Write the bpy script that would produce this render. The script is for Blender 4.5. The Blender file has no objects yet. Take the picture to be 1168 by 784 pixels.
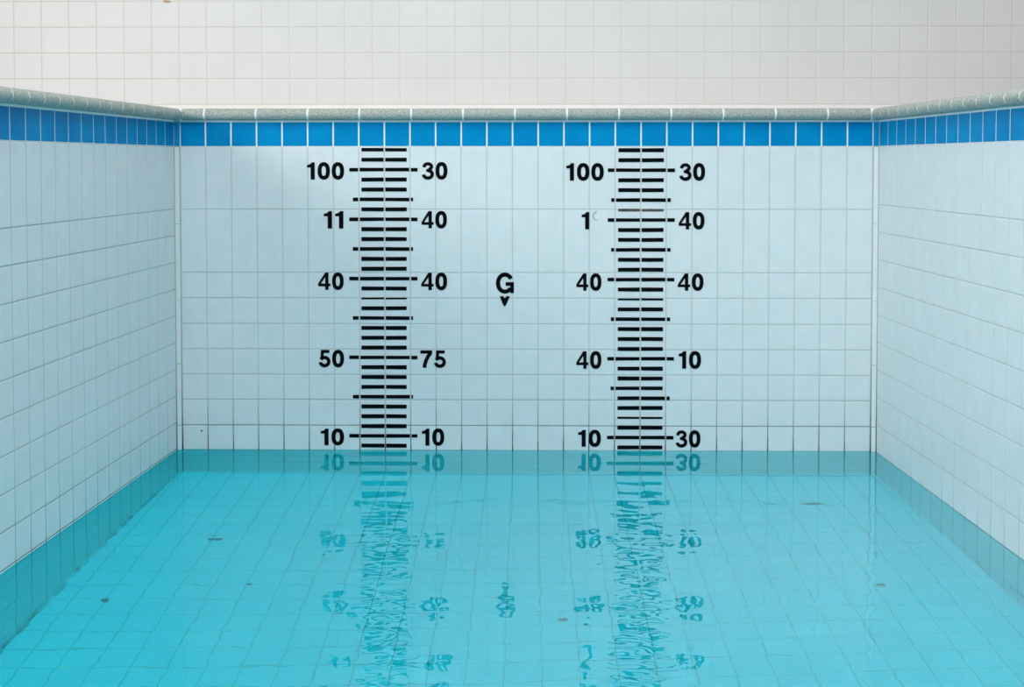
import bpy, bmesh, math, random
from mathutils import Vector, Matrix
S = 0.15                      # one wall tile, metres; coordinates below are in tiles unless said otherwise
C = bpy.context.scene.collection
scene = bpy.context.scene
random.seed(7)

# ------------------------------------------------------------------ camera
F_PX = 1480.0
cam_d = bpy.data.cameras.new('camera')
cam = bpy.data.objects.new('camera', cam_d)
C.objects.link(cam)
cam_d.sensor_fit = 'HORIZONTAL'
cam_d.sensor_width = 36.0
cam_d.lens = 36.0 * F_PX / 1168.0
cam_d.shift_y = -153.4 / 1168.0
cam_d.clip_start = 0.05
cam.location = (13.6756 * S, -50.613 * S, 11.3508 * S)
cam.rotation_euler = (math.radians(90 - 2.1128), 0, math.radians(0.7874))
scene.camera = cam

# ------------------------------------------------------------------ light
world = bpy.data.worlds.new('sky')
scene.world = world
world.use_nodes = True
bg = world.node_tree.nodes['Background']
bg.inputs[0].default_value = (0.90, 0.96, 1.0, 1)
bg.inputs[1].default_value = 0.44

def area(name, loc, target, sx, sy, power, col):
    d = bpy.data.lights.new(name, 'AREA')
    d.shape = 'RECTANGLE'; d.size = sx; d.size_y = sy; d.energy = power; d.color = col
    o = bpy.data.objects.new(name, d); C.objects.link(o)
    o.location = loc
    o.rotation_euler = (Vector(target) - Vector(loc)).to_track_quat('-Z', 'Y').to_euler()
    return o
area('window_daylight', (-4.2, -7.0, 4.1), (4.0, -1.2, 0.4), 3.5, 2.0, 590, (1.0, 0.965, 0.93))
area('overhead_fill', (1.8, -4.4, 6.5), (2.2, -4.0, 0), 4.2, 5.0, 730, (0.94, 0.98, 1.0))  # added unseen fill from above, brightens the pool floor and water

vs = scene.view_settings
vs.view_transform = 'Standard'; vs.look = 'None'; vs.gamma = 1.0; vs.use_curve_mapping = False
vs.exposure = -0.86
scene.cycles.use_denoising = True
scene.cycles.max_bounces = 14
scene.cycles.diffuse_bounces = 6
scene.cycles.transmission_bounces = 8
scene.cycles.caustics_refractive = True
scene.cycles.caustics_reflective = True
scene.cycles.sample_clamp_indirect = 6.0

# ------------------------------------------------------------------ materials
def mat(name):
    m = bpy.data.materials.new(name); m.use_nodes = True
    nt = m.node_tree
    return m, nt, nt.nodes['Principled BSDF']
def N(nt, t, **kw):
    n = nt.nodes.new(t)
    for k, v in kw.items(): setattr(n, k, v)
    return n
def L(nt, a, b): nt.links.new(a, b)
def ramp(nt, fac, stops):
    r = N(nt, 'ShaderNodeValToRGB'); e = r.color_ramp.elements
    e[0].position, e[0].color = stops[0][0], (*stops[0][1], 1)
    e[1].position, e[1].color = stops[-1][0], (*stops[-1][1], 1)
    for p, c in stops[1:-1]:
        x = e.new(p); x.color = (*c, 1)
    L(nt, fac, r.inputs[0]); return r.outputs[0]
def pos(nt): return N(nt, 'ShaderNodeNewGeometry').outputs['Position']
def noise(nt, scale, detail=3, rough=.5, vec=None):
    n = N(nt, 'ShaderNodeTexNoise'); n.inputs['Scale'].default_value = scale
    n.inputs['Detail'].default_value = detail; n.inputs['Roughness'].default_value = rough
    L(nt, vec if vec else pos(nt), n.inputs['Vector']); return n.outputs[0]
def math_n(nt, op, a, b=None, clamp=False):
    n = N(nt, 'ShaderNodeMath', operation=op, use_clamp=clamp)
    for i, v in enumerate((a, b)):
        if v is None: continue
        if isinstance(v, (int, float)): n.inputs[i].default_value = v
        else: L(nt, v, n.inputs[i])
    return n.outputs[0]
def bump(nt, b, h, strength, dist):
    n = N(nt, 'ShaderNodeBump'); n.inputs['Strength'].default_value = strength
    n.inputs['Distance'].default_value = dist; L(nt, h, n.inputs['Height']); L(nt, n.outputs[0], b.inputs['Normal'])

def glazed(name, c1, c2, rough, spec, ns=9, wav=0.0006):
    m, nt, b = mat(name)
    L(nt, ramp(nt, noise(nt, ns, 4), [(.35, c1), (.65, c2)]), b.inputs['Base Color'])
    b.inputs['Roughness'].default_value = rough
    b.inputs['Specular IOR Level'].default_value = spec
    bump(nt, b, noise(nt, 14, 1), .5, wav)
    return m
M_TILE = glazed('white_glazed_tile', (.68, .73, .75), (.72, .76, .78), .32, .35)
M_BLUE = glazed('blue_glazed_tile', (.0003, .215, .50), (.0005, .265, .56), .4, .05, 5)
M_FLOOR = glazed('pool_floor_tile', (.70, .88, .98), (.76, .92, 1.0), .5, .3, 3)
M_ROOM = glazed('cream_wall_tile', (.72, .70, .69), (.745, .73, .72), .4, .35, 2)
M_WHITE = glazed('white_plaster', (.84, .82, .78), (.88, .86, .82), .7, .3)

def grout(name, clean, mould, z0, z1, amount):
    """joint mortar; mould grows in it just above the water"""
    m, nt, b = mat(name)
    sep = N(nt, 'ShaderNodeSeparateXYZ'); L(nt, pos(nt), sep.inputs[0])
    n = noise(nt, 9, 4, .7)
    zz = math_n(nt, 'ADD', sep.outputs[2], math_n(nt, 'MULTIPLY', math_n(nt, 'SUBTRACT', n, .5), .25))
    mr = N(nt, 'ShaderNodeMapRange'); mr.inputs['From Min'].default_value = z0; mr.inputs['From Max'].default_value = z1
    mr.inputs['To Min'].default_value = 1; mr.inputs['To Max'].default_value = 0
    L(nt, zz, mr.inputs[0])
    dry = N(nt, 'ShaderNodeMapRange'); dry.inputs['From Min'].default_value = -.03; dry.inputs['From Max'].default_value = .0
    dry.inputs['To Min'].default_value = .10; dry.inputs['To Max'].default_value = 1
    L(nt, sep.outputs[2], dry.inputs[0])
    grow = math_n(nt, 'MULTIPLY', math_n(nt, 'MULTIPLY', math_n(nt, 'POWER', mr.outputs[0], 2.2), amount), dry.outputs[0])
    mx = N(nt, 'ShaderNodeMix', data_type='RGBA'); L(nt, grow, mx.inputs['Factor'])
    mx.inputs['A'].default_value = (*clean, 1); mx.inputs['B'].default_value = (*mould, 1)
    L(nt, mx.outputs['Result'], b.inputs['Base Color'])
    b.inputs['Roughness'].default_value = .9; b.inputs['Specular IOR Level'].default_value = .2
    return m
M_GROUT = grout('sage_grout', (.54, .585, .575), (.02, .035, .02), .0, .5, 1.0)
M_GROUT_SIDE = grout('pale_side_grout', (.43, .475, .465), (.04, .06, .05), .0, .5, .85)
M_GROUT_RIGHT = grout('pale_clean_grout', (.54, .58, .58), (.25, .28, .25), .0, .4, .7)
M_CORNER = grout('mouldy_corner_grout', (.44, .45, .40), (.02, .025, .015), .0, .9, 1.0)
M_FGROUT = grout('floor_grout', (.50, .68, .70), (.12, .26, .26), -3, -2, 0)
M_WGROUT = grout('white_grout', (.86, .88, .88), (.86, .88, .88), -3, -2, 0)
M_RGROUT = grout('cream_grout', (.68, .66, .61), (.6, .57, .53), -3, -2, 0)

m, nt, b = mat('grey_bullnose_stone')
L(nt, ramp(nt, noise(nt, 110, 4, .8), [(.32, (.17, .20, .18)), (.5, (.36, .39, .36)), (.7, (.60, .61, .57))]), b.inputs['Base Color'])
b.inputs['Roughness'].default_value = .8
bump(nt, b, noise(nt, 400, 2), .4, .0008)
M_STONE = m
m, nt, b = mat('black_glazed_paint')
b.inputs['Base Color'].default_value = (.002, .003, .005, 1); b.inputs['Roughness'].default_value = .35
b.inputs['Specular IOR Level'].default_value = .06
M_BLACK = m
m, nt, b = mat('worn_brown_black_paint')
L(nt, ramp(nt, noise(nt, 60, 4), [(.4, (.02, .02, .015)), (.7, (.14, .13, .10))]), b.inputs['Base Color'])
M_WORN = m
m, nt, b = mat('faded_grey_paint'); b.inputs['Base Color'].default_value = (.16, .18, .2, 1); M_FADED = m
m, nt, b = mat('white_chip_paint'); b.inputs['Base Color'].default_value = (.8, .84, .86, 1); M_CHIP = m
m, nt, b = mat('sodden_leaf'); b.inputs['Base Color'].default_value = (.12, .26, .28, 1); M_LEAF = m
m, nt, b = mat('dark_silt')
L(nt, ramp(nt, noise(nt, 5, 4, .7), [(.42, (.55, .75, .80)), (.62, (.20, .36, .38))]), b.inputs['Base Color']); M_SILT = m
m, nt, b = mat('bleached_leaf'); b.inputs['Base Color'].default_value = (.95, .9, .85, 1); M_PALE = m
m, nt, b = mat('rust_stain'); b.inputs['Base Color'].default_value = (.50, .33, .16, 1); b.inputs['Roughness'].default_value = .9; M_RUST = m
m, nt, b = mat('grey_deck'); b.inputs['Roughness'].default_value = .8
L(nt, ramp(nt, noise(nt, 30, 3), [(.3, (.55, .56, .54)), (.7, (.65, .66, .64))]), b.inputs['Base Color']); M_DECK = m

# water: clear refracting surface tinted turquoise, mirror sheen by Fresnel, fine ripples that die out near the far wall
m = bpy.data.materials.new('pool_water'); m.use_nodes = True
nt = m.node_tree; nt.nodes.remove(nt.nodes['Principled BSDF'])
out = nt.nodes['Material Output']
p = pos(nt); sep = N(nt, 'ShaderNodeSeparateXYZ'); L(nt, p, sep.inputs[0])
calm = N(nt, 'ShaderNodeMapRange', interpolation_type='SMOOTHSTEP')
calm.inputs['From Min'].default_value = -0.45; calm.inputs['From Max'].default_value = -1.9
calm.inputs['To Min'].default_value = 0.10; calm.inputs['To Max'].default_value = 1.0
L(nt, sep.outputs[1], calm.inputs[0])
n1 = noise(nt, 10, .6, .5); n2 = noise(nt, 2.6, 1, .5)
h = math_n(nt, 'ADD', math_n(nt, 'MULTIPLY', n1, .0017), math_n(nt, 'MULTIPLY', n2, .0030))
h = math_n(nt, 'MULTIPLY', h, calm.outputs[0])
bp = N(nt, 'ShaderNodeBump'); bp.inputs['Strength'].default_value = 1.0; bp.inputs['Distance'].default_value = 1.0
L(nt, h, bp.inputs['Height'])
fr = N(nt, 'ShaderNodeFresnel'); fr.inputs['IOR'].default_value = 1.333; L(nt, bp.outputs[0], fr.inputs['Normal'])
# reflection painted by position: weak along the left, boosted beyond Fresnel towards the camera
sheen_gain_x = N(nt, 'ShaderNodeMapRange', interpolation_type='SMOOTHSTEP')
sheen_gain_x.inputs['From Min'].default_value = -0.6; sheen_gain_x.inputs['From Max'].default_value = 2.6
sheen_gain_x.inputs['To Min'].default_value = 0.15; sheen_gain_x.inputs['To Max'].default_value = 1.15
L(nt, sep.outputs[0], sheen_gain_x.inputs[0])
sheen_gain_y = N(nt, 'ShaderNodeMapRange', interpolation_type='SMOOTHSTEP')
sheen_gain_y.inputs['From Min'].default_value = -0.3; sheen_gain_y.inputs['From Max'].default_value = -2.6
sheen_gain_y.inputs['To Min'].default_value = 1.0; sheen_gain_y.inputs['To Max'].default_value = 1.75
L(nt, sep.outputs[1], sheen_gain_y.inputs[0])
sheen = math_n(nt, 'MULTIPLY', fr.outputs[0], math_n(nt, 'MULTIPLY', sheen_gain_x.outputs[0], sheen_gain_y.outputs[0]), True)
rf = N(nt, 'ShaderNodeBsdfRefraction'); rf.inputs['IOR'].default_value = 1.333
rf.inputs['Roughness'].default_value = 0.0; rf.inputs['Color'].default_value = (.13, .95, 1.0, 1)
gl = N(nt, 'ShaderNodeBsdfGlossy'); gl.inputs['Roughness'].default_value = 0.0; gl.inputs['Color'].default_value = (1, 1, 1, 1)
for q in (rf, gl): L(nt, bp.outputs[0], q.inputs['Normal'])
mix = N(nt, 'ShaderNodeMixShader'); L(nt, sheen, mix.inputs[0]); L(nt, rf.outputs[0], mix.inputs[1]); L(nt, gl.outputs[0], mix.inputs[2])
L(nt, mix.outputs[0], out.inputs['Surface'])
M_WATER = m

# ------------------------------------------------------------------ helpers
def obj(name, bm, mats, parent=None, loc=(0, 0, 0)):
    me = bpy.data.meshes.new(name)
    bmesh.ops.recalc_face_normals(bm, faces=bm.faces)
    bm.to_mesh(me); bm.free()
    for mm in (mats if isinstance(mats, (list, tuple)) else [mats]): me.materials.append(mm)
    o = bpy.data.objects.new(name, me); C.objects.link(o)
    o.location = loc
    if parent: o.parent = parent
    return o
def struct(o): o['kind'] = 'structure'; return o
def tag(o, label, cat, group=None):
    o['label'] = label; o['category'] = cat
    if group: o['group'] = group
    return o
def empty(name, loc):
    o = bpy.data.objects.new(name, None); C.objects.link(o); o.location = loc; o.empty_display_size = .05; return o
def box(bm, a, b, mi=0):
    v = [bm.verts.new((x, y, z)) for x in (a[0], b[0]) for y in (a[1], b[1]) for z in (a[2], b[2])]
    for q in ((0, 1, 3, 2), (4, 6, 7, 5), (0, 4, 5, 1), (2, 3, 7, 6), (0, 2, 6, 4), (1, 5, 7, 3)):
        f = bm.faces.new([v[i] for i in q]); f.material_index = mi
def block(bm, P, u0, u1, v0, v1, g, t, mi, bev=.012):
    """one raised tile on the surface P(u, v, height); g = joint width, t = how far it stands out"""
    a0, a1, b0, b1 = u0 + g / 2, u1 - g / 2, v0 + g / 2, v1 - g / 2
    if a1 - a0 < .02 or b1 - b0 < .02: return
    e = min(bev, (a1 - a0) / 4)
    lo = [bm.verts.new(P(u, v, -.002)) for u, v in ((a0, b0), (a1, b0), (a1, b1), (a0, b1))]
    md = [bm.verts.new(P(u, v, t * .6)) for u, v in ((a0, b0), (a1, b0), (a1, b1), (a0, b1))]
    hi = [bm.verts.new(P(u, v, t)) for u, v in ((a0 + e, b0 + e), (a1 - e, b0 + e), (a1 - e, b1 - e), (a0 + e, b1 - e))]
    for A, B in ((lo, md), (md, hi)):
        for i in range(4):
            bm.faces.new((A[i], A[(i + 1) % 4], B[(i + 1) % 4], B[i])).material_index = mi
    bm.faces.new(hi).material_index = mi
T = .014                                            # tile relief
def jit(a): return random.uniform(-a, a)

# ------------------------------------------------------------------ pool shell
TOPW = 11.92; TOPB = 12.90; BOT = -11.0; YF = -56.0
KL, KR = .045, .038
def PB(u, v, h): return Vector((u, -h, v)) * S
nl = Vector((1, KL, 0)).normalized()       # side wall normals (into the pool)
nr = Vector((-1, KR, 0)).normalized()
ul = Vector((-KL, -1, 0)).normalized(); ur = Vector((KR, -1, 0)).normalized()
OL = Vector((-.2, -.2, 0)); OR = Vector((27.2, -.2, 0))
def PL(u, v, h): return (OL + ul * u + Vector((0, 0, v)) + nl * h) * S
def PR(u, v, h): return (OR + ur * u + Vector((0, 0, v)) + nr * h) * S
def wall(name, P, us, vs_, thick, mats, gu, gv, u_lo, u_hi, v_lo, v_hi, mi_tile=0):
    bm = bmesh.new()
    # backing slab (grout face in front, thickness behind)
    cs = [bm.verts.new(P(u, v, d)) for d in (0, -thick) for u, v in ((u_lo, v_lo), (u_hi, v_lo), (u_hi, v_hi), (u_lo, v_hi))]
    for q in ((0, 1, 2, 3), (7, 6, 5, 4), (0, 4, 5, 1), (1, 5, 6, 2), (2, 6, 7, 3), (3, 7, 4, 0)):
        bm.faces.new([cs[i] for i in q]).material_index = 1
    for i in range(len(us) - 1):
        for j in range(len(vs_) - 1):
            a, b_ = vs_[j], vs_[j + 1]
            t = T * random.uniform(.85, 1.0)
            block(bm, P, us[i], us[i + 1], a + gv / 2 - gu / 2, b_ - gv / 2 + gu / 2, gu, t, mi_tile)
    return struct(obj(name, bm, mats))

rows_b = [TOPW, 9.469, 6.989, 5.985, 4.972, 3.972, 2.974, 1.98, .966, -.02]
while rows_b[-1] > BOT: rows_b.append(rows_b[-1] - 1)
rows_b = rows_b[::-1]
wall('wall_back', PB, list(range(28)), rows_b, 1.0, [M_TILE, M_GROUT], .040, .040, -.2, 27.2, BOT, TOPW)
def side_rows(z0, pitch):
    r = [z0 + pitch * k for k in range(-11, 10)]
    return [x for x in r if x > BOT - 1] + [TOPW]
usl = [1.025 * k for k in range(0, 56)]; usr = [1.03 * k for k in range(0, 56)]
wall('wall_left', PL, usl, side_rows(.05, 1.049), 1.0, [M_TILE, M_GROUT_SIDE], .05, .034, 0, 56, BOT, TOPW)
wall('wall_right', PR, usr, side_rows(.0, 1.075), 1.0, [M_TILE, M_GROUT_RIGHT], .05, .034, 0, 56, BOT, TOPW)

# blue band tiles with white joints, one course round the rim
def band(name, P, us, u_lo, u_hi):
    o = wall(name, P, us, [TOPW, TOPB], 1.0, [M_BLUE, M_WGROUT], .06, .05, u_lo, u_hi, TOPW, 12.97)
    return o
band('trim_1', PB, list(range(28)), -.2, 27.2)
band('trim_2', PL, usl, 0, 56)
band('trim_3', PR, usr, 0, 56)

# narrow cove strips in the two far corners
def corner(name, a, b):
    A, B = Vector(a), Vector(b); d = (B - A); n = Vector((-d.y, d.x, 0)).normalized()
    if n.y > 0: n = -n
    ln = d.length
    def P(u, v, h): return (A + d.normalized() * u + n * h + Vector((0, 0, v))) * S
    bm = bmesh.new()
    cs = [bm.verts.new(P(u, v, dd)) for dd in (.004, -.35) for u, v in ((0, BOT), (ln, BOT), (ln, 12.97), (0, 12.97))]
    for q in ((0, 1, 2, 3), (7, 6, 5, 4), (0, 4, 5, 1), (1, 5, 6, 2), (2, 6, 7, 3), (3, 7, 4, 0)):
        bm.faces.new([cs[i] for i in q]).material_index = 1
    zs = [BOT, -5, -.02, .97, 3.4, 5.9, 8.9, TOPW]
    for z0, z1 in zip(zs, zs[1:]): block(bm, P, .02, ln - .02, z0 - .015, z1 + .015, .05, T, 0)
    block(bm, P, 0, ln, TOPW, TOPB, .05, T, 2)
    return struct(obj(name, bm, [M_TILE, M_CORNER, M_BLUE]))
corner('trim_4', (-.2, -.2, 0), (0, 0, 0))
corner('trim_5', (27.0, 0, 0), (27.2, -.2, 0))

# front end of the pool, behind the camera
bm = bmesh.new(); box(bm, (-3.2 * S, (YF - 1) * S, BOT * S), (30.2 * S, YF * S, 12.97 * S)); struct(obj('wall_front', bm, M_TILE))

# sloping tiled floor: deeper towards the near left
def depth(x, y): return 3.6 + max(0, -y) * (.135 - .10 * min(1, max(0, x / 27)))
DMAX = 9.5
def PFL(x, y, h): return Vector((x, y, -min(depth(x, y), DMAX) + h)) * S
bm = bmesh.new()
NX = 33
xs = [-3 + i for i in range(NX + 1)]; ys = [0 - j * 1.03 for j in range(0, 55)]
gv_ = {}
for i, x in enumerate(xs):
    for j, y in enumerate(ys):
        gv_[i, j] = (bm.verts.new(PFL(x, y, 0)), bm.verts.new(PFL(x, y, -2)))
for i in range(NX):
    for j in range(len(ys) - 1):
        for k in (0, 1):
            bm.faces.new((gv_[i, j][k], gv_[i + 1, j][k], gv_[i + 1, j + 1][k], gv_[i, j + 1][k])).material_index = 1
        block(bm, PFL, xs[i], xs[i + 1], ys[j + 1], ys[j], .04, T, 0)
struct(obj('floor', bm, [M_FLOOR, M_FGROUT]))

# silted joint along the foot of the left wall
bm = bmesh.new(); prev = None
for k in range(0, 150):
    u = k * .3; q = OL + ul * u + nl * .0; w = .05 + .05 * random.random()
    row = []
    for d_, up in ((.0, .05), (w + .05, .02), (w + .05, -.1), (.0, -.1)):
        c = q + nl * d_; row.append(bm.verts.new(PFL(c.x, c.y, T + up)))
    if prev:
        for i in range(4): bm.faces.new((prev[i], prev[(i + 1) % 4], row[(i + 1) % 4], row[i]))
    prev = row
struct(obj('trim_11', bm, M_SILT))

# ------------------------------------------------------------------ surroundings above the rim
# tiled wall of the building beyond the pool
YR = 6.0
def PW(u, v, h): return Vector((u, YR - h, v)) * S
bm_us = [6.81 + 1.2047 * k for k in range(-22, 36)]
bm_vs = [13.83 + 1.12 * k for k in range(0, 15)]
wall('wall_rear', PW, bm_us, bm_vs, 1.5, [M_ROOM, M_RGROUT], .035, .04, bm_us[0], bm_us[-1], 12.0, bm_vs[-1])
bm = bmesh.new(); box(bm, (bm_us[0] * S, (YR - .1) * S, 13.36 * S), (bm_us[-1] * S, YR * S, 13.79 * S)); struct(obj('baseboard_rear', bm, M_WHITE))
# deck slabs round the pool
bm = bmesh.new()
box(bm, (-16 * S, 1.9 * S, 12.97 * S), (42 * S, YR * S, 13.36 * S))
box(bm, (-16 * S, YF * S, 12.97 * S), (-4.6 * S, 1.9 * S, 13.36 * S))
box(bm, (31.6 * S, YF * S, 12.97 * S), (42 * S, 1.9 * S, 13.36 * S))
struct(obj('floor_deck', bm, M_DECK))

# ------------------------------------------------------------------ coping: mortar bed and single bullnose stones
def profile(r, back):
    """bullnose outline (depth into pool = +, height), in tiles"""
    zc = 13.175; pts = []
    for k in range(0, 13):
        a = math.radians(90 - 15 * k)
        pts.append((.12 + math.cos(a) * r * 1.05, zc + math.sin(a) * r))
    return pts + [(-back, zc - r), (-back, zc + r)]
def sweep(bm, P, u0, u1, r, back, bev=0.0):
    pr = profile(r, back); n = len(pr); rings = []
    secs = [(u0, r - bev), (u0 + bev, r), (u1 - bev, r), (u1, r - bev)] if bev else [(u0, r), (u1, r)]
    for u, rr in secs:
        rings.append([bm.verts.new(P(u, z, d)) for d, z in profile(rr, back)])
    for a, b_ in zip(rings, rings[1:]):
        for i in range(n): bm.faces.new((a[i], a[(i + 1) % n], b_[(i + 1) % n], b_[i]))
    bm.faces.new(rings[0]); bm.faces.new(rings[-1][::-1])
    for f in bm.faces: f.smooth = False
ORD = 'zeroth first second third fourth fifth sixth seventh eighth ninth tenth eleventh twelfth thirteenth fourteenth fifteenth sixteenth seventeenth eighteenth nineteenth twentieth'.split()
bm = bmesh.new(); sweep(bm, PB, -.15, 27.15, .212, 1.95); struct(obj('trim_6', bm, M_WGROUT))
bm = bmesh.new(); sweep(bm, PL, -.15, 55, .212, 1.95); struct(obj('trim_7', bm, M_WGROUT))
bm = bmesh.new(); sweep(bm, PR, -.15, 55, .212, 1.95); struct(obj('trim_8', bm, M_WGROUT))
G = .035
def stone(P, u0, u1, name='coping_stone'):
    bm = bmesh.new()
    o0 = P(u0, 13.175, 0)
    sweep(bm, P, u0 + G, u1 - G, .226, 1.98, .008)
    for v in bm.verts: v.co -= o0
    o = obj(name, bm, M_STONE, None, o0)
    return o
# back rim: short end piece, then full stones
edges = [.10, 1.02] + [1.02 + 2.013 * k for k in range(1, 13)] + [26.86]
first = None
for i in range(len(edges) - 1):
    full = 0 < i < len(edges) - 2
    if full and first:
        o = first.copy(); C.objects.link(o); o.location = PB(edges[i], 13.175, 0)
    else:
        o = stone(PB, edges[i], edges[i + 1])
        if full: first = o
    if i == 0: lab = 'short grey bullnose coping stone at the left end of the far rim'
    elif i == len(edges) - 2: lab = 'grey bullnose coping stone at the right end of the far rim'
    else: lab = 'long grey bullnose coping stone, %s from the left corner on the far rim' % ORD[i + 1]
    tag(o, lab, 'coping stone', 'coping stones along the far rim')
for side, P, pitch, off in (('left', PL, 1.06, .0), ('right', PR, 1.06, .0)):
    proto = None
    for k in range(20):
        u = .03 + k * pitch
        if proto is None:
            o = proto = stone(P, u, u + pitch)
        else:
            o = proto.copy(); C.objects.link(o); o.location = P(u, 13.175, 0)
        if k > 15: 
            pass
        tag(o, 'short grey bullnose coping stone on the %s rim, %s from the far corner' % (side, ORD[k + 1]), 'coping stone', 'coping stones along the %s rim' % side)
        if k >= 16: bpy.data.objects.remove(o); break
# long stones that carry the side rims on towards the camera and beyond the picture
for side, P in (('left', PL), ('right', PR)):
    bm = bmesh.new(); sweep(bm, P, .03 + 16 * 1.06 + G, 54.9, .226, 1.98, .008)
    struct(obj('trim_9' if side == 'left' else 'trim_10', bm, M_STONE))
# ------------------------------------------------------------------ depth scales painted on the tiles
PY0, PY1 = T * 1.02, T * 1.02 + .012
def slab(bm, pts, y0, y1, mi=0):
    """flat outline (x, z) with thickness between two distances from the wall"""
    a = [bm.verts.new(PB(x, z, y0)) for x, z in pts]; b_ = [bm.verts.new(PB(x, z, y1)) for x, z in pts]
    n = len(pts)
    bm.faces.new(a).material_index = mi; bm.faces.new(b_[::-1]).material_index = mi
    for i in range(n): bm.faces.new((a[i], b_[i], b_[(i + 1) % n], a[(i + 1) % n])).material_index = mi
def lerp(a, b_, t): return a + (b_ - a) * t
def tick(root, x0, x1, z, th, joints, m_=None):
    bm = bmesh.new(); xs_ = [x0]
    for j in joints:
        if x0 + .05 < j < x1 - .03: xs_ += [j - .03, j + .03]
    xs_.append(x1)
    o0 = Vector(root.location)
    for a, b_ in zip(xs_[::2], xs_[1::2]):
        e = .006
        slab(bm, [(a, z - th / 2 + jit(e)), (b_, z - th / 2 + jit(e)), (b_, z + th / 2 + jit(e)), (a, z + th / 2 + jit(e))], PY0, PY1)
    for v in bm.verts: v.co -= o0
    return obj('tick_mark', bm, m_ or M_BLACK, root)
def scale(label, xa, xb, z_top, z_bot, long_, mid_, odd):
    root = empty('depth_scale', PB((xa[0] + xb[0]) / 2, 0, PY0))
    tag(root, label, 'depth scale', 'painted depth scales on the far wall')
    for k in range(31):
        t = k / 30; z = lerp(z_top, z_bot, t)
        a, b_ = lerp(xa[0], xa[1], t), lerp(xb[0], xb[1], t)
        th = .155; mm = None
        if k in (2, 7, 13, 21, 29): a -= long_[0]; b_ += long_[1]; th = .14
        elif k in mid_: 
            if mid_[k] & 1: a -= long_[2]
            if mid_[k] & 2: b_ += long_[3]
            th = .14
        if k in odd: th = odd[k][0]; mm = odd[k][1]
        tick(root, a, b_, z, th, range(28), mm)
scale('tall black ladder scale on the far wall, left of the letter G',
      (7.104, 7.054), (8.872, 8.837), 11.798, .165, (.475, .425, .335, .25), {5: 3, 10: 3, 17: 3, 25: 3}, {15: (.07, None), 0: (.135, None)})
scale('tall black ladder scale on the far wall, right of the letter G',
      (17.12, 17.111), (18.889, 18.877), 11.780, .126, (.405, .435, .27, .28), {5: 3, 10: 3, 17: 3, 24: 1, 25: 2}, {6: (.10, M_WORN), 15: (.08, None), 27: (.085, None)})

# ------------------------------------------------------------------ painted figures
def ell(cx, cy, rx, ry, a0, a1, n=28, pw=2.0):
    r = []
    for i in range(n + 1):
        a = math.radians(a0 + (a1 - a0) * i / n); c, s_ = math.cos(a), math.sin(a)
        r.append((cx + rx * math.copysign(abs(c) ** (2 / pw), c), cy + ry * math.copysign(abs(s_) ** (2 / pw), s_)))
    return r
def ribbon(pts, w, closed=False):
    """left/right offset outlines of a centre line"""
    n = len(pts); Lp, Rp = [], []
    for i in range(n):
        if closed: a, b_ = pts[i - 1], pts[(i + 1) % n]
        else: a, b_ = pts[max(0, i - 1)], pts[min(n - 1, i + 1)]
        dx, dy = b_[0] - a[0], b_[1] - a[1]; l = math.hypot(dx, dy) or 1; nx, ny = -dy / l, dx / l
        Lp.append((pts[i][0] + nx * w / 2, pts[i][1] + ny * w / 2)); Rp.append((pts[i][0] - nx * w / 2, pts[i][1] - ny * w / 2))
    return Lp, Rp
W = .225
def quads(pts, w, closed=False):
    Lp, Rp = ribbon(pts, w, closed); n = len(pts)
    return [[Lp[i], Lp[(i + 1) % n], Rp[(i + 1) % n], Rp[i]] for i in range(n if closed else n - 1)]
# every glyph: (list of polygons, x min, x max) with unit height
def glyph(ch):
    if ch == '0': return quads(ell(.345, .5, .345 - W / 2, .5 - W / 2 + .01, 0, 354, 40, 2.35), W, True), 0, .69
    if ch == '1': return [[(.20, 0), (.43, 0), (.43, 1.0), (.27, 1.0), (.20, .80)], [(.20, .80), (.27, 1.0), (.17, .89), (.0, .845), (.0, .70), (.20, .70)]], 0, .43
    if ch == '4': return [[(.0, .36), (.0, .205), (.73, .205), (.73, .36)], [(.42, 0), (.62, 0), (.62, 1), (.42, 1)], [(.0, .36), (.16, .36), (.47, .80), (.47, 1), (.42, 1)]], 0, .73
    if ch == '7': return [[(.0, .81), (.68, .81), (.68, 1), (.0, 1)]] + quads([(.60, .86), (.45, .66), (.33, .42), (.26, .20), (.235, 0)], .215), 0, .68
    if ch == '3':
        return quads([(.11, .70)] + ell(.335, .74, .215, .165, 170, -78, 20), .19) + quads(ell(.335, .30, .255, .215, 88, -176, 26)[:], .20) + [[(.24, .45), (.40, .42), (.40, .62), (.24, .60)]], 0, .68
    if ch == '5':
        return [[(.13, .82), (.62, .82), (.62, 1), (.13, 1)], [(.10, .46), (.27, .46), (.30, .84), (.16, 1.0), (.125, .98)]] + quads(ell(.335, .33, .25, .235, 150, -170, 30), .20), 0, .68
    if ch == 'G':
        return quads(ell(.42, .5, .325, .41, 30, 325, 34, 2.1), .20) + [[(.45, .37), (.84, .37), (.84, .55), (.45, .55)], [(.67, .02), (.84, .02), (.84, .5), (.67, .5)]], 0, .84
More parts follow.
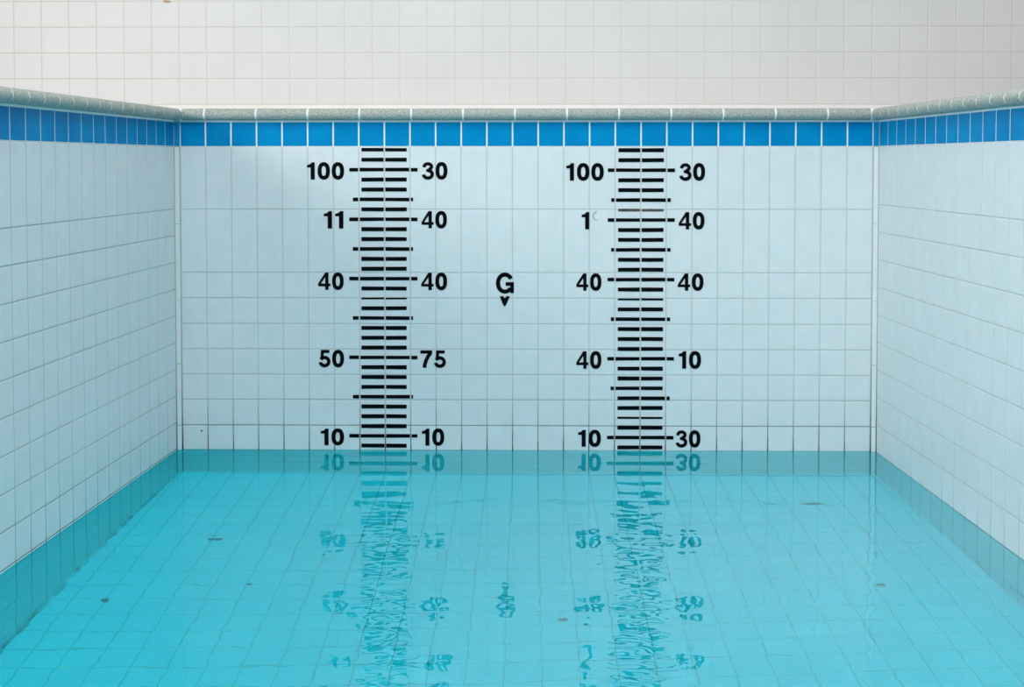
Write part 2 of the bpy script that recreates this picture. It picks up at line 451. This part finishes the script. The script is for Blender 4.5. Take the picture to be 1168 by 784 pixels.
def figure(text, x0, x1, z0, z1, label, cat='number', name='depth_number', part='digit', group='painted depth figures'):
    H = z1 - z0; adv = []; x = 0
    root = empty(name, PB((x0 + x1) / 2, z0, 0))
    cells = []
    for ch in text:
        polys, a, b_ = glyph(ch); cells.append((polys, x, ch)); x += (b_ - a) + (.10 if ch != '1' else .16)
    tot = x - (.10 if text[-1] != '1' else .16); sx = (x1 - x0) / tot
    for polys, cx, ch in cells:
        bm = bmesh.new()
        for i, pg in enumerate(polys):
            slab(bm, [(x0 + (cx + px) * sx, z0 + pz * H) for px, pz in pg], PY0, PY1 + (i % 3) * .0004)
        for v in bm.verts: v.co -= root.location
        obj(part, bm, M_BLACK, root)
    tag(root, label, cat, group)
    return root
FIG = [
 ('100', 4.974, 6.422, 10.638, 11.309, 'black number 100 left of the left scale, highest in its column'),
 ('11', 5.619, 6.386, 8.720, 9.404, 'black number 11 left of the left scale, below the 100'),
 ('40', 5.383, 6.385, 6.314, 6.991, 'black number 40 left of the left scale, between the 11 and the 50'),
 ('50', 5.390, 6.387, 3.260, 3.947, 'black number 50 left of the left scale'),
 ('10', 5.452, 6.372, .175, .834, 'black number 10 just above the water, left of the left scale'),
 ('30', 9.471, 10.462, 10.639, 11.316, 'black number 30 right of the left scale under the blue band'),
 ('40', 9.442, 10.438, 8.730, 9.406, 'black number 40 right of the left scale, level with the 11'),
 ('40', 9.426, 10.441, 6.306, 6.989, 'black number 40 right of the left scale, level with the letter G'),
 ('75', 9.383, 10.387, 3.248, 3.938, 'black number 75 right of the left scale'),
 ('10', 9.438, 10.319, .169, .846, 'black number 10 just above the water, right of the left scale'),
 ('100', 15.092, 16.555, 10.595, 11.275, 'black number 100 left of the right scale, highest in its column'),
 ('1', 15.697, 15.990, 8.693, 9.368, 'single black digit 1 with a faint hook mark beside it, left of the right scale'),
 ('40', 15.493, 16.474, 6.294, 6.969, 'black number 40 left of the right scale, level with the letter G'),
 ('40', 15.499, 16.482, 3.227, 3.916, 'black number 40 left of the right scale, level with the 50 and 75'),
 ('10', 15.573, 16.469, .146, .811, 'black number 10 just above the water, left of the right scale'),
 ('30', 19.501, 20.492, 10.596, 11.275, 'black number 30 right of the right scale under the blue band'),
 ('40', 19.476, 20.478, 8.696, 9.370, 'black number 40 right of the right scale, second from its top'),
 ('40', 19.453, 20.454, 6.299, 6.973, 'black number 40 right of the right scale, third from its top'),
 ('10', 19.501, 20.375, 3.236, 3.924, 'black number 10 right of the right scale, well above the water'),
 ('30', 19.406, 20.367, .130, .805, 'black number 30 just above the water, right of the right scale'),
]
for t_, a, b_, c, d, lab in FIG: 
    o = figure(t_, a, b_, c, d, lab)
    if t_ == '1':
        bm = bmesh.new()
        for q in quads([(16.29, 9.405), (16.20, 9.33), (16.135, 9.23), (16.15, 9.13), (16.22, 9.07), (16.31, 9.055)], .022): slab(bm, q, PY0, PY1)
        for v in bm.verts: v.co -= o.location
        g = obj('hook_mark', bm, M_FADED, o); g['label'] = 'faint thin grey hook-shaped mark'
o = figure('G', 12.355, 13.055, 6.179, 6.989, 'black letter G over a small down-pointing triangle on the far wall', 'letter', 'letter_marker', 'letter', None)
bm = bmesh.new()
slab(bm, [(12.497, 6.07), (12.65, 6.075), (12.67, 6.01), (12.73, 6.01), (12.75, 6.075), (12.897, 6.07), (12.74, 5.71), (12.69, 5.673), (12.64, 5.71)], PY0, PY1)
for v in bm.verts: v.co -= o.location
obj('triangle', bm, M_BLACK, o)

# ------------------------------------------------------------------ small marks and debris
def blob(name, c, rx, ry, P, m_, h0, h1, label, cat, n=12, rough=.35):
    bm = bmesh.new(); o0 = P(c[0], c[1], 0); ring = []
    for i in range(n):
        a = 2 * math.pi * i / n; q = 1 + jit(rough); ring.append((c[0] + math.cos(a) * rx * q, c[1] + math.sin(a) * ry * q))
    A = [bm.verts.new(P(x, y, h0) - o0) for x, y in ring]; B = [bm.verts.new(P(x, y, h1) - o0) for x, y in ring]
    bm.faces.new(A[::-1]); bm.faces.new(B)
    for i in range(n): bm.faces.new((A[i], A[(i + 1) % n], B[(i + 1) % n], B[i]))
    return tag(obj(name, bm, m_, None, o0), label, cat)
DEB = []                                            # filled below
for (x, y, rx, ry, m_, lab) in [
    (3.1, -7.6, .22, .12, M_LEAF, 'dark sunken leaf scrap on the pool floor below the left end of the far wall'),
    (5.1, -11.3, .09, .09, M_LEAF, 'tiny dark round speck on the pool floor, left of the left scale reflection'),
    (1.0, -12.5, .10, .08, M_LEAF, 'tiny dark speck on the pool floor close to the left wall'),
    (1.2, -16.5, .10, .12, M_PALE, 'pale bleached leaf scrap on the pool floor near the left wall'),
    (23.9, -4.0, .42, .10, M_LEAF, 'thin dark streak of debris on the pool floor near the far right corner'),
    (24.2, -12.0, .13, .09, M_LEAF, 'small dark speck alone on the right part of the pool floor'),
    (14.6, -14.0, .12, .10, M_LEAF, 'small dark speck on the pool floor midway between the two scale reflections'),
    ]:
    blob('sunken_leaf', (x, y), rx, ry, PFL, m_, T + .005, T + .03, lab, 'leaf')
blob('rust_spot', (-2.13, 18.31), .16, .07, PW, M_RUST, T + .001, T + .008, 'small brown rust spot on a joint of the cream wall, top left', 'stain')
blob('wall_chip', (.75, .73), .035, .03, PB, M_BLACK, T + .001, T + .008, 'tiny dark chip in the lowest tile beside the left corner', 'chip')

# ------------------------------------------------------------------ water: long gentle swell towards the camera
def swell(y):
    d = max(0, -y)                                  # tiles from the far wall
    pts = [(0, 0), (12.5, 0), (15.5, -.006), (18, -.036), (21, -.074), (24, -.135), (30, -.25), (60, -.35)]
    for (a, za), (b_, zb) in zip(pts, pts[1:]):
        if d <= b_:
            t = (d - a) / (b_ - a); return lerp(za, zb, t)
    return -.35
def sw(y):                                          # smoothed
    return sum(swell(y + k * .3) for k in range(-4, 5)) / 9
bm = bmesh.new()
ysw = [.5 - .3 * k for k in range(0, 100)] + [-29.5, -35, -45, YF - .4]
prev = None
for y in ysw:
    d = -y
    row = [bm.verts.new(Vector((x, y, sw(y))) * S) for x in (-.6 - KL * max(d, 0), 13.5, 27.6 + KR * max(d, 0))]
    if prev:
        for i in range(2): bm.faces.new((prev[i], row[i], row[i + 1], prev[i + 1])).smooth = True
    prev = row
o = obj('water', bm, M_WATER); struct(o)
if o.data.polygons[0].normal.z < 0: o.data.flip_normals()
